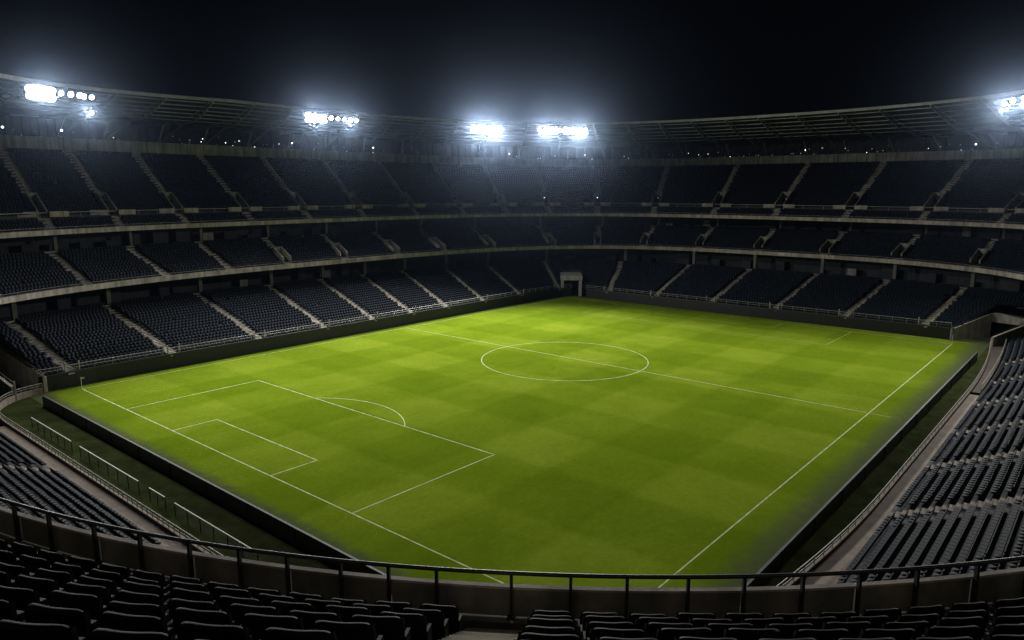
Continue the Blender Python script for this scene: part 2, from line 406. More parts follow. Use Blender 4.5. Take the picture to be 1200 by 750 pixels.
def beyond(p, A, B, sgn):
    E_ = TR_E if sgn < 0 else TL_E
    d = (B-A)/np.hypot(*(B-A)); n = np.array([-d[1], d[0]])*sgn; r = p-A
    return (r@n > -0.25) & ((p-B)@E_ < 1.45)
low = thing('lower_stand', 'lowest tier of dark navy seats around the two far sides, behind the black wall', 'stand', 'tiers of the far stands')
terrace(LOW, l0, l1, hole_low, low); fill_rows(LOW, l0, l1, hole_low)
for q in range(0, 16): stairs(LOW, q, 0, LOW.n, low)
stairs(LOW, 16, 9, LOW.n, low); stairs(LOW, -1, 14, LOW.n, low)
# front wall and railing (two runs, either side of the corner gateway)
for q0, q1 in ((-0.3, 9.27), (9.56, 15.32)):
    P = LOW.pin(np.linspace(q0, q1, int((q1-q0)*6)+1)); T = np.gradient(P, axis=0); T /= np.hypot(*T.T)[:, None]; Nn = np.stack([T[:, 1], -T[:, 0]], 1)
    if ((P[0]-CC)*Nn[0]).sum() < 0: Nn = -Nn
    mb = MB(); mb.sweep([[(*(p-n*0.02), -0.05), (*(p-n*0.02), 1.86), (*(p+n*0.2), 1.86), (*(p+n*0.2), -0.05)] for p, n in zip(P, Nn)]); mb.build('front_wall', M['black'], low)
    mb = MB(); mb.sweep([[(*(p-n*0.06), 1.862), (*(p-n*0.06), 1.98), (*(p+n*0.24), 1.98), (*(p+n*0.24), 1.862)] for p, n in zip(P, Nn)]); mb.build('coping', M['edge'], low)
    mb = MB(); mb.tube([(*(p+n*0.1), 2.75) for p, n in zip(P, Nn)], 0.035, 6); mb.tube([(*(p+n*0.1), 2.38) for p, n in zip(P, Nn)], 0.025, 6)
    for p, n in zip(P, Nn): mb.bar((*(p+n*0.1), 1.98), (*(p+n*0.1), 2.75), 0.05)
    mb.build('railing', M['rail'], low)
for q in range(0, 16):                         # paired gate posts at the foot of each stair
    for s_ in (-1, 1):
        p = LOW.P(float(q), 0.012); d = LOW.out(float(q)); w = np.array([d[1], -d[0]])
        mb = MB(); mb.box((*(p+w*s_*0.85), 1.98), d, (0.14, 0.14, 1.15)); mb.build('gate_post', M['rail'], low)
# back of the lower tier: rail, gangway, dark wall and columns
degsL = interp(np.linspace(-1.7, 16.7, 190), LOW.ix, LOW.pt)
sk = np.linspace(-1.55, 16.55, 190); pk, dk = LOW.pout(sk), LOW.out(sk)
mb = MB(); mb.sweep([[(*(p+d*o), z) for o, z in ((0.0, 6.7), (0.0, 6.99), (0.14, 6.99), (0.14, 6.7))] for p, d in zip(pk, dk)]); mb.build('rear_kerb', M['parapet'], low)
mb = MB(); mb.strip([[(*(p+d*o), 6.66) for p, d in zip(pk, dk)] for o in (0.1, 6.0)]); mb.build('gangway', M['terrace'], low)
mb = MB()
Pw = ring(79.5, 66.5, 3.1, degsL[::2]); Tn = np.gradient(Pw, axis=0); Nw = np.stack([Tn[:, 1], -Tn[:, 0]], 1); Nw /= np.hypot(*Nw.T)[:, None]
if ((Pw[0]-CC)*Nw[0]).sum() < 0: Nw = -Nw
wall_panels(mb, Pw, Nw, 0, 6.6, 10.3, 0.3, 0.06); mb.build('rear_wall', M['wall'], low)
for q in np.arange(-1, 17):
    p = LOW.pout(float(q)); d = LOW.out(float(q))
    w = np.array([d[1], -d[0]])
    mb = MB(); mb.box((*(p+d*1.0+w*0.9), 6.67), d, (0.6, 0.6, 3.55)); mb.build('column', M['column'], low)
for q in np.arange(-0.65, 16.5, 0.5):           # kiosks and boards of various widths standing along the rear gangway
    if rng.random() < 0.3: continue
    p = ring(78.2, 65.2, 3.1, interp(q, LOW.ix, LOW.pt)); d = LOW.out(float(q))
    mb = MB(); mb.box((*p, 6.67), d, (rng.uniform(1.2, 4.2), 0.6, rng.uniform(1.0, 2.6))); mb.build('kiosk', M['parapet'] if rng.random() < 0.15 else M['wall'], low)

# ------------------------------------------------------------------ middle bowl
m0 = lambda k: -2.6
m1 = lambda k: 17.2
VQ = 0.075
def hole_mid(q, k, p):
    return (np.abs(q-np.round(q)) < VQ+(0.03 if p is not None else 0)) & (k >= 1) & (k < 5) & (q > 2.5)
mid = thing('middle_stand', 'narrow middle tier of dark seats between the two pale concrete bands', 'stand', 'tiers of the far stands')
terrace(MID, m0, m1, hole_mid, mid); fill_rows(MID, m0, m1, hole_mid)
def fascia(tier, s0, s1, z0, z1, parent, back, floor_z):
    dg = interp(np.linspace(s0, s1, 200), tier.ix, tier.pb)
    mb = MB(); mb.sweep(ring_sweep(tier.rin, dg, [(-0.35, z0), (-0.35, z1), (0.0, z1), (0.0, z0)])); mb.build('fascia', M['fascia'], parent)
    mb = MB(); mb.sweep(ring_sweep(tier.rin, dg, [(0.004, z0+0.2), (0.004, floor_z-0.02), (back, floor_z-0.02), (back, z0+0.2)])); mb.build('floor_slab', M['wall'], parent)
    mb = MB(); mb.tube([l[0] for l in ring_sweep(tier.rin, dg, [(-0.15, z1+0.32)])], 0.022, 6)
    for l in ring_sweep(tier.rin, dg[::2], [(-0.15, z1)]): mb.bar(l[0], (l[0][0], l[0][1], z1+0.32), 0.04)
    mb.build('railing', M['rail'], parent)
fascia(MID, -2.6, 17.2, 10.2, 10.98, mid, 11.0, 10.82)

def vomitory(tier, q, k0, k1, parent, beam):
    mb = MB(); d = tier.out(float(q)); w = np.array([d[1], -d[0]])
    za, zb = tier.z(k0), tier.z(k1)
    for s_ in (-1, 1):
        e0 = tier.P(q+s_*VQ, k0/tier.n); e1 = tier.P(q+s_*VQ, k1/tier.n)
        ww = (e1-e0)/np.hypot(*(e1-e0)); n = np.array([ww[1], -ww[0]])
        if np.dot(n, tier.P(float(q), k0/tier.n)-e0) < 0: n = -n
        mb.hexa([(*e0, za-0.5), (*e1, za-0.5), (*(e1+n*0.25), za-0.5), (*(e0+n*0.25), za-0.5),
                 (*e0, za+0.95), (*e1, zb+0.95), (*(e1+n*0.25), zb+0.95), (*(e0+n*0.25), za+0.95)])
    a = tier.P(q-VQ, k1/tier.n); b = tier.P(q+VQ, k1/tier.n)
    top = max(zb+1.0, za+2.6)
    mb.hexa([(*a, zb-0.25), (*b, zb-0.25), (*(b+d*0.3), zb-0.25), (*(a+d*0.3), zb-0.25), (*a, top), (*b, top), (*(b+d*0.3), top), (*(a+d*0.3), top)])
    v = mb.build('vomitory', M['parapet'], parent)
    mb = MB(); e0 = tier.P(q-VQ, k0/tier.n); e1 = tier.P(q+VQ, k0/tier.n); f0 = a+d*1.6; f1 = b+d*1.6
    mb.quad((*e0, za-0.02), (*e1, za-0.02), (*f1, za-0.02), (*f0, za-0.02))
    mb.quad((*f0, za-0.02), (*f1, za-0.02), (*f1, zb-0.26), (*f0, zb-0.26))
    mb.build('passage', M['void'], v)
    if beam:
        p = tier.P(float(q), k0/tier.n)
        for s_ in (-1, 1):
            mb = MB(); mb.box((*(p+w*s_*2.1-d*0.2), za-0.05), d, (2.5, 0.22, 0.8)); mb.build('front_beam', M['fascia'], v)
    return v
for q in range(-2, 18):
    if q < 3: stairs(MID, q, 0, MID.n, mid, 1.4); continue
    vomitory(MID, q, 1, 5, mid, False); stairs(MID, q, 5, MID.n, mid, 1.3); stairs(MID, q, 0, 1, mid, 1.6)
degsM = interp(np.linspace(-2.6, 17.2, 200), MID.ix, MID.pt)
mb = MB(); mb.sweep(ring_sweep(MID.rout, degsM, [(0.0, 15.0), (0.0, 15.26), (0.12, 15.26), (0.12, 15.0)])); mb.build('rear_kerb', M['parapet'], mid)
mb = MB(); mb.strip([[tuple(l[0]) for l in ring_sweep(MID.rout, degsM, [(o, 14.97)])] for o in (0.1, 5.0)]); mb.build('gangway', M['terrace'], mid)
Pw = ring(90.5, 70, 2.87, degsM[::2]); Tn = np.gradient(Pw, axis=0); Nw = np.stack([Tn[:, 1], -Tn[:, 0]], 1); Nw /= np.hypot(*Nw.T)[:, None]
if ((Pw[0]-CC)*Nw[0]).sum() < 0: Nw = -Nw
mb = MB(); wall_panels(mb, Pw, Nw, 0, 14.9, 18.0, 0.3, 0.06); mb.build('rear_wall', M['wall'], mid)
for q in np.arange(-2, 18):
    p = MID.pout(float(q)); d = MID.out(float(q)); w = np.array([d[1], -d[0]])
    mb = MB(); mb.box((*(p+d*1.2+w*1.2), 14.98), d, (0.5, 0.5, 2.9)); mb.build('column', M['column'], mid)
for q in np.arange(-2.65, 17, 0.33):
    if rng.random() < 0.35: continue
    p = ring(89.0, 68.5, 2.87, interp(q, MID.ix, MID.pt)); d = MID.out(float(q))
    mb = MB(); mb.box((*p, 14.98), d, (rng.uniform(0.8, 3.2), 0.5, rng.uniform(0.9, 2.3))); mb.build('kiosk', M['parapet'] if rng.random() < 0.12 else M['wall'], mid)

# ------------------------------------------------------------------ upper bowl
u0 = lambda k: -2.6
u1 = lambda k: 18.2
def hole_upp(q, k, p):
    h = (np.abs(q-np.round(q)) < VQ+(0.03 if p is not None else 0)) & (k >= 4) & (k < 9)
    if p is not None: h = h | (k == 3)
    return h
upp = thing('upper_stand', 'tall top tier of dark seats below the roof, with pale stairways and exits', 'stand', 'tiers of the far stands')
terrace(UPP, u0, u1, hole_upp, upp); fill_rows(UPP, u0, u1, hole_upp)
fascia(UPP, -2.6, 18.2, 17.8, 18.52, upp, 9.0, 18.32)
for q in range(-2, 19):
    vomitory(UPP, q, 4, 9, upp, True); stairs(UPP, q, 9, UPP.n, upp, 1.5); stairs(UPP, q, 0, 4, upp, 1.5)
dg = interp(np.linspace(-2.6, 18.2, 220), UPP.ix, UPP.pb)
P3 = UPP.P(np.linspace(-2.6, 18.2, 220), np.full(220, 3.9/UPP.n)); z3 = UPP.z(4)
mb = MB(); mb.tube([(*p, z3+0.55) for p in P3], 0.05, 6)
for p in P3[::3]: mb.bar((*p, UPP.z(3)), (*p, z3+0.55), 0.05)
mb.build('gangway_rail', M['rail'], upp)
PT = (107.0, 82.0, 3.9); degsU = interp(np.linspace(-2.6, 18.2, 170), UPP.ix, UPP.pt)
Pw = ring(*PT, degsU); Tn = np.gradient(Pw, axis=0); Nw = np.stack([Tn[:, 1], -Tn[:, 0]], 1); Nw /= np.hypot(*Nw.T)[:, None]
if ((Pw[0]-CC)*Nw[0]).sum() < 0: Nw = -Nw
mb = MB(); wall_panels(mb, Pw, Nw, -1.1, 30.3, 32.7, 0.25, 0.10); mb.build('parapet', M['parapet'], upp)
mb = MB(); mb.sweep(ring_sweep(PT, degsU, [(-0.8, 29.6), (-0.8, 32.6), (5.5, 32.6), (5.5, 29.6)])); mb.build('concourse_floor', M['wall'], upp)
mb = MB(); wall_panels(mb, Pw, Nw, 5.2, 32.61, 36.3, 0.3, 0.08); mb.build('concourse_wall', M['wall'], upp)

# ------------------------------------------------------------------ roof
def zoff(deg): return -1.25*np.clip((np.asarray(deg, float)-104)/30, 0, 1.6)
RF = [((68.5, 62.0, 2.6), 38.75), ((76.2, 66.0, 2.8), 37.5), ((84.0, 70.2, 3.03), 36.5), ((96.0, 76.5, 3.4), 36.1), ((107.5, 82.5, 3.9), 36.0), ((113.5, 88.5, 3.9), 36.2)]
degsR = np.linspace(-47, 158, 240)
roof = thing('stadium_roof', 'long curved steel canopy over the top tier, dark sheeting on slanting trusses', 'roof')
def roof_pt(u, deg, dz=0.0):                   # u in 0..5 across the roof
    i = min(int(u), len(RF)-2); f_ = u-i
    p = ring(*RF[i][0], deg)*(1-f_)+ring(*RF[i+1][0], deg)*f_
    z = RF[i][1]*(1-f_)+RF[i+1][1]*f_+dz+zoff(deg)*max(0, 1-u/3)
    return np.concatenate([p, np.broadcast_to(np.asarray(z)[..., None], p.shape[:-1]+(1,))], -1)
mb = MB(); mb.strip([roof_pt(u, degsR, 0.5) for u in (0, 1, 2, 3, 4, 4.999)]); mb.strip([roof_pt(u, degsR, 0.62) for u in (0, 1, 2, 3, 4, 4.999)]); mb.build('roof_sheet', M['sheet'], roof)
mb = MB(); mb.sweep([[(x, y, z+float(zoff(d))) for x, y, z in l] for l, d in zip(ring_sweep(RF[0][0], degsR, [(-0.25, 38.75), (-0.25, 39.25), (0.02, 39.25), (0.02, 38.75)]), degsR)]); mb.build('edge_beam', M['steel'], roof)
for u in (0.33, 0.75, 1.2, 1.65, 2.15, 2.75):
    mb = MB(); mb.tube(roof_pt(u, degsR, 0.22), 0.10 if u < 2.2 else 0.08, 6); mb.build('purlin', M['steel'], roof)
tf = [132.7, 121.3, 114.1, 106.7, 99.7, 92.5, 85.5, 78.5, 71.5, 64.5, 58, 51, 44.5, 38.5, 32.5, 26.5, 20.6, 14.7, 8.5, 2.7, -3.8, -10.5, -16.7, -24.0, -31.2, -38.5]
tb = [126.2, 116.5, 111.0, 104.3, 98.0, 91.2, 84.6, 77.8, 71.0, 64.0, 57.6, 50.8, 44.3, 38.2, 31.8, 25.8, 20.0, 14.1, 8.5, 2.9, -2.7, -8.6, -14.0, -20.2, -26.2, -32.5]
tf = [156, 144]+tf; tb = [147, 136.5]+tb
for a, b in zip(tf, tb):
    mb = MB(); us = np.linspace(0.02, 4.4, 12)
    lo = [roof_pt(u, a+(b-a)*min(u/2, 1.6), -0.05-0.7*math.sin(PI*min(u/3.2, 1))) for u in us]
    hi = [roof_pt(u, a+(b-a)*min(u/2, 1.6), 0.36) for u in us]
    mb.tube(lo, 0.16, 6); mb.tube(hi, 0.12, 6)
    for i in range(len(us)-1): mb.bar(lo[i], hi[i+1], 0.10)
    mb.build('truss', M['steel'], roof)
    foot = np.array([*ring(*PT, a+(b-a)*1.6), 32.61]); w = (np.array(lo[8])-foot)
    mb = MB(); mb.tube([foot, np.array(lo[9])], 0.16, 6); mb.tube([foot, np.array(lo[6])], 0.13, 6); mb.build('strut', M['steel'], roof)

# ------------------------------------------------------------------ floodlight banks under the roof edge
def bank(label, spans, power, aims):
    t = thing('floodlight_bank', label, 'floodlight', 'banks of floodlights on the roof edge')
    ctr = []
    d0, d1 = spans[0][0], spans[-1][0]
    fr = MB(); dd = np.linspace(d0+0.6, d1-0.6, 14)
    for dz in (-0.35, -1.75):
        fr.tube([(*ring(67.6, 61.1, 2.6, a), 38.4+dz+zoff(a)) for a in dd], 0.06, 6)
    for a in dd[::3]: fr.bar((*ring(67.6, 61.1, 2.6, a), 36.6+zoff(a)), (*ring(67.6, 61.1, 2.6, a), 38.7+zoff(a)), 0.08)
    fr.build('frame', M['steel'], t)
    for a, z, r in spans:
        p = np.array([*ring(67.1, 60.6, 2.6, a), z+zoff(a)]); ctr.append(p)
        tgt = np.array([-8, -6, 0.]); d = tgt-p; d /= np.linalg.norm(d)
        d = d+np.array([CAM[0]-p[0], CAM[1]-p[1], 0])/220; d /= np.linalg.norm(d)
        mb = MB(); mb.tube([p-d*0.5, p-d*0.3, p+d*0.12], r*1.0, 14)
        mb.bar(p-d*0.4, p-d*0.4+np.array([0, 0, 0.6]), 0.07)
        lamp = mb.build('lamp', M['housing'], t)
        mb = MB(); mb.tube([p+d*0.122, p+d*0.14], r*0.94, 14); mb.build('lens', M['lens'], lamp)
    c = np.mean(ctr, 0)
    inward = (CC-c[:2]); inward /= np.hypot(*inward)
    for i, aim in enumerate(aims):
        l = bpy.data.lights.new('floodlight_beam', 'SPOT'); l.energy = power; near_ = aim[0] < -30; l.color = (1.0, 0.98, 0.95)
        l.spot_size = R((105 if aim[0] < -30 and ctr[0][0] > 30 and ctr[0][1] > 0 else 112) if near_ else 142); l.spot_blend = 1.0; l.shadow_soft_size = 0.6
        o = bpy.data.objects.new('floodlight_beam', l); COL.objects.link(o)
        e = np.array(ctr[0 if i == 0 else -1])*0.7+c*0.3
        o.location = (e[0]+inward[0]*0.9, e[1]+inward[1]*0.9, e[2]-0.4)
        dv = Vector((aim[0], aim[1], 0))-o.location; o.rotation_euler = dv.to_track_quat('-Z', 'Y').to_euler()
    return t
def cluster(a0, a1, n, z=(37.7, 36.95), r=0.42): return [(a+rng.normal(0, 0.05), zz+rng.normal(0, 0.06), r*rng.uniform(0.9, 1.08)) for a in np.linspace(a0, a1, n) for zz in z]
PW = 66000
bank('large glaring floodlight bank at the far left, with one lamp hanging below it',
     cluster(135.6, 132.2, 6, (37.9, 37.05), 0.52)+[(130.9, 37.8, 0.36), (129.5, 37.8, 0.4), (128.2, 37.8, 0.4), (127.6, 37.7, 0.36), (126.5, 37.7, 0.34), (126.8, 35.6, 0.34)], PW, [(-45, -28), (0, -24)])
bank('glaring floodlight bank on the left roof, second bank from the left edge',
     cluster(90.6, 87.0, 6, (37.65, 37.0), 0.46)+[(85.6, 37.6, 0.4), (84.2, 37.55, 0.36), (82.8, 37.5, 0.34), (81.4, 37.5, 0.38), (80.2, 37.45, 0.34)], PW, [(-50, -28), (10, -26)])
bank('compact floodlight bank left of the roof corner, beside a wider bank',
     cluster(55.3, 51.8, 6, (37.65, 37.0), 0.47)+[(50.9, 37.5, 0.38), (49.7, 37.45, 0.36), (50.0, 36.7, 0.2)], PW*1.75, [(-52, -36), (-35, -30)])
bank('wide double-row floodlight bank in the middle, at the bend of the roof',
     [(42.4, 37.5, 0.4), (42.3, 36.7, 0.24)]+cluster(41.2, 39.3, 4, (37.65, 37.0), 0.47)+[(38.5, 37.4, 0.42)]+cluster(37.6, 34.9, 5, (37.65, 37.0), 0.47)+[(33.8, 37.5, 0.4), (33.7, 36.7, 0.26)], PW*1.75, [(-52, -36), (-36, -22)])
bank('floodlight bank on the right roof, cut by the right edge of the picture',
     [(-35.6, 37.5, 0.3), (-36.9, 37.7, 0.4), (-35.3, 36.4, 0.2), (-36.2, 36.5, 0.18)]+cluster(-38.6, -41.5, 5), PW*0.95, [(5, -40), (-42, -10)])

# small lamps along the concourse above the parapet
def little(p, d, r, mat, label, grp):
    mb = MB(); d = np.array([d[0], d[1], -0.25]); d /= np.linalg.norm(d)
    p = np.array(p, float); mb.tube([p-d*0.25, p], r*1.15, 8, 0); mb.tube([p+d*0.002, p+d*0.03], r, 8, 1)
    mb.bar(p-d*0.2, p-d*0.2+np.array([0, 0, 0.4]), 0.04, mi=0)
    return tag(mb.build('concourse_lamp', [M['housing'], mat]), label, 'lamp', grp)
for px_deg in np.r_[np.linspace(132, -34, 270)]:
    if rng.random() < 0.30: continue
    a = px_deg+rng.normal(0, 0.5); p = ring(PT[0]+3.2, PT[1]+3.2, PT[2], a); d = CC-p; d /= np.hypot(*d)
    z = 33.0+rng.random()**2*1.6
    little((*p, z), d, rng.uniform(0.035, 0.075), M['faint'] if rng.random() < 0.72 else M['small'],
           'tiny lamp glimmering in the dark gap between the concourse parapet and the roof', 'tiny lamps above the parapet')
bright = [(113.5, 'beyond the left roof, above the second stairway'), (118.5, 'on the left above the parapet, nearest the left floodlights'), (83.5, 'just below the second floodlight bank from the left'), (69.0, 'between the second and the corner floodlight bank'),
          (45.5, 'left of the wide floodlight bank, over the parapet'), (34.2, 'right under the wide floodlight bank'), (3.2, 'alone on the parapet of the right-hand roof'), (-16.0, 'brightest one on the right-hand parapet')]
for a, txt in bright:
    p = ring(PT[0]-0.9, PT[1]-0.9, PT[2], a); d = np.array([CAM[0], CAM[1]])-p; d /= np.hypot(*d)
    little((*p, 33.9), d, 0.16, M['small'], 'bright small lamp '+txt, 'bright lamps above the parapet')
for q in (2, 3, 6, 8, 9, 10, 11, 13, 15):
    p = UPP.P(float(q), 8.9/UPP.n); d = -UPP.out(float(q))
    o = little((*(p-UPP.out(float(q))*0.1), UPP.z(9)-0.55), d, 0.085, M['small'] if q in (8, 9, 10, 6) else M['faint'], None, None)
    o.name = 'exit_lamp'; side = 'left' if q < 9 else 'right'
    n_ = abs(q-9); words = ['', 'first', 'second', 'third', 'fourth', 'fifth', 'sixth', 'seventh']
    tag(o, 'small lamp lit over the top-tier exit straight ahead below the wide floodlights' if n_ == 0 else 'small lamp over the %s top-tier exit to the %s of the bowl corner' % (words[n_], side), 'lamp', 'lamps over the exits')

# ------------------------------------------------------------------ gateway in the far corner and the two side tunnels
t = thing('corner_gateway', 'pale concrete gateway with a dark opening in the far corner of the pitch', 'gateway')
def tp(a, b, z): q = TUN_C+TUN_W*a+TUN_D*b; return (q[0], q[1], z)
mb = MB()
for s_ in (-1, 1):
    x0, x1 = (1.75, 2.35) if s_ > 0 else (-2.35, -1.75)
    mb.hexa([tp(x0, -1.2, -0.04), tp(x1, -1.2, -0.04), tp(x1, 7.2, -0.04), tp(x0, 7.2, -0.04), tp(x0, -1.2, 3.7), tp(x1, -1.2, 3.7), tp(x1, 7.2, 3.7), tp(x0, 7.2, 3.7)])
mb.build('side_wall', M['gate'], t)
mb = MB(); mb.hexa([tp(-2.45, -1.3, 3.702), tp(2.45, -1.3, 3.702), tp(2.45, 7.3, 3.702), tp(-2.45, 7.3, 3.702), tp(-2.45, -1.3, 4.75), tp(2.45, -1.3, 4.75), tp(2.45, 7.3, 4.75), tp(-2.45, 7.3, 4.75)]); mb.build('lintel', M['gate'], t)
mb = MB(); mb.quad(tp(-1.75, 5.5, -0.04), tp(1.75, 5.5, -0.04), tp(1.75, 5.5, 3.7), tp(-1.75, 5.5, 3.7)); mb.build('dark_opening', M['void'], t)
mb = MB(); mb.tube([tp(-2.3, -1.2, 5.35), tp(2.3, -1.2, 5.35)], 0.05, 6)
for a in np.linspace(-2.3, 2.3, 6): mb.bar(tp(a, -1.2, 4.75), tp(a, -1.2, 5.35), 0.05)
mb.build('railing', M['rail'], t)

def ramp_wall(mb, a, b, za0, za1, th=0.35, zb=-0.05):   # wall from a to b whose top rises
    a = np.array(a, float); b = np.array(b, float); d = (b-a)/np.hypot(*(b-a)); n = np.array([-d[1], d[0]])*th
    mb.hexa([(*a, zb), (*b, zb), (*(b+n), zb), (*(a+n), zb), (*a, za0), (*b, za1), (*(b+n), za1), (*(a+n), za0)])
def rail_line(mb, pts, h, r=0.035, post=1.6, mid=True):
    pts = [np.array(p, float) for p in pts]
    mb.tube([p+(0, 0, h) for p in pts], r, 6)
    if mid: mb.tube([p+(0, 0, h*0.5) for p in pts], r*0.7, 6)
    for i in range(len(pts)-1):
        L_ = np.linalg.norm(pts[i+1]-pts[i]); n = max(1, int(round(L_/post)))
        for j in range(n+(i == len(pts)-2)):
            p = pts[i]+(pts[i+1]-pts[i])*j/n; mb.bar(p, p+(0, 0, h), r*1.4)
# right-hand tunnel
t = thing('player_tunnel', 'pale concrete walled tunnel mouth at the right-hand corner of the pitch', 'tunnel', 'corner tunnels')
A0, A1 = TR_A, TR_B; B0, B1 = np.array([50.0, -47.4]), np.array([57.6, -51.6])
mb = MB(); ramp_wall(mb, A0, A1, 1.85, 3.95); mb.build('side_wall', M['tunnel'], t)
mb = MB(); ramp_wall(mb, B0, B1, 1.45, 3.3, -0.35); mb.build('side_wall', M['tunnel'], t)
mb = MB(); mb.hexa([(*A1, 2.5), (*B1, 2.5), (*(B1+(1.5, -0.5)), 2.5), (*(A1+(1.5, -0.5)), 2.5), (*A1, 3.96), (*B1, 3.6), (*(B1+(1.5, -0.5)), 3.6), (*(A1+(1.5, -0.5)), 3.96)]); mb.build('lintel', M['tunnel'], t)
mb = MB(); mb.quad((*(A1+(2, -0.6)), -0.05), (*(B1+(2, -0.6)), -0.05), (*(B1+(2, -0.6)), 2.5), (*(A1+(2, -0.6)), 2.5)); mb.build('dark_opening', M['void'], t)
mb = MB(); d_ = A1-A0
rail_line(mb, [(*(A0+d_*f+(0.05, 0.17)), 1.85+2.1*f) for f in (0, 0.5, 1)], 0.35, post=2.5, mid=False); rail_line(mb, [(*(B0+(B1-B0)*f+(0, -0.17)), 1.45+1.85*f) for f in (0, 0.5, 1)], 0.35, post=2.5, mid=False)
mb.build('handrail', M['frail'], t)
mb = MB(); mb.box((*A0, -0.05), (1, -0.3), (0.2, 0.4, 2.2)); mb.build('end_post', M['column'], t)
# left-hand tunnel
t = thing('player_tunnel', 'grey concrete walled tunnel mouth at the left-hand corner of the pitch', 'tunnel', 'corner tunnels')
A0, A1 = TL_A, TL_B; B0, B1 = np.array([-59.4, 34.2]), np.array([-61.2, 48.3])
mb = MB(); ramp_wall(mb, A0, A1, 1.9, 5.0, -0.35); mb.build('side_wall', M['tunnel'], t)
mb = MB(); ramp_wall(mb, B0, B1, 1.7, 5.0); mb.build('side_wall', M['tunnel'], t)
mb = MB(); mb.hexa([(*A1, 2.6), (*B1, 2.6), (*(B1+(0, 1.5)), 2.6), (*(A1+(0, 1.5)), 2.6), (*A1, 5.0), (*B1, 5.0), (*(B1+(0, 1.5)), 5.0), (*(A1+(0, 1.5)), 5.0)]); mb.build('lintel', M['tunnel'], t)
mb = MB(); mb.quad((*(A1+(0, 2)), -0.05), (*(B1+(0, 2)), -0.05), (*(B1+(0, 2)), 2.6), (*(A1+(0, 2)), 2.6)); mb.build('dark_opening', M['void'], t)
mb = MB()
rail_line(mb, [(*(A0+(A1-A0)*f+(0.1, 0)), 1.9+3.1*f) for f in (0, 0.5, 1)], 0.4, post=2.5, mid=False); rail_line(mb, [(*(B0+(B1-B0)*f), 1.7+3.3*f) for f in (0, 0.5, 1)], 0.4, post=2.5, mid=False)
mb.build('handrail', M['rail'], t)
for p in (A0, B0):
    mb = MB(); mb.box((*p, -0.05), (0, 1), (0.2, 0.2, 2.4)); mb.build('end_post', M['rail'], t)

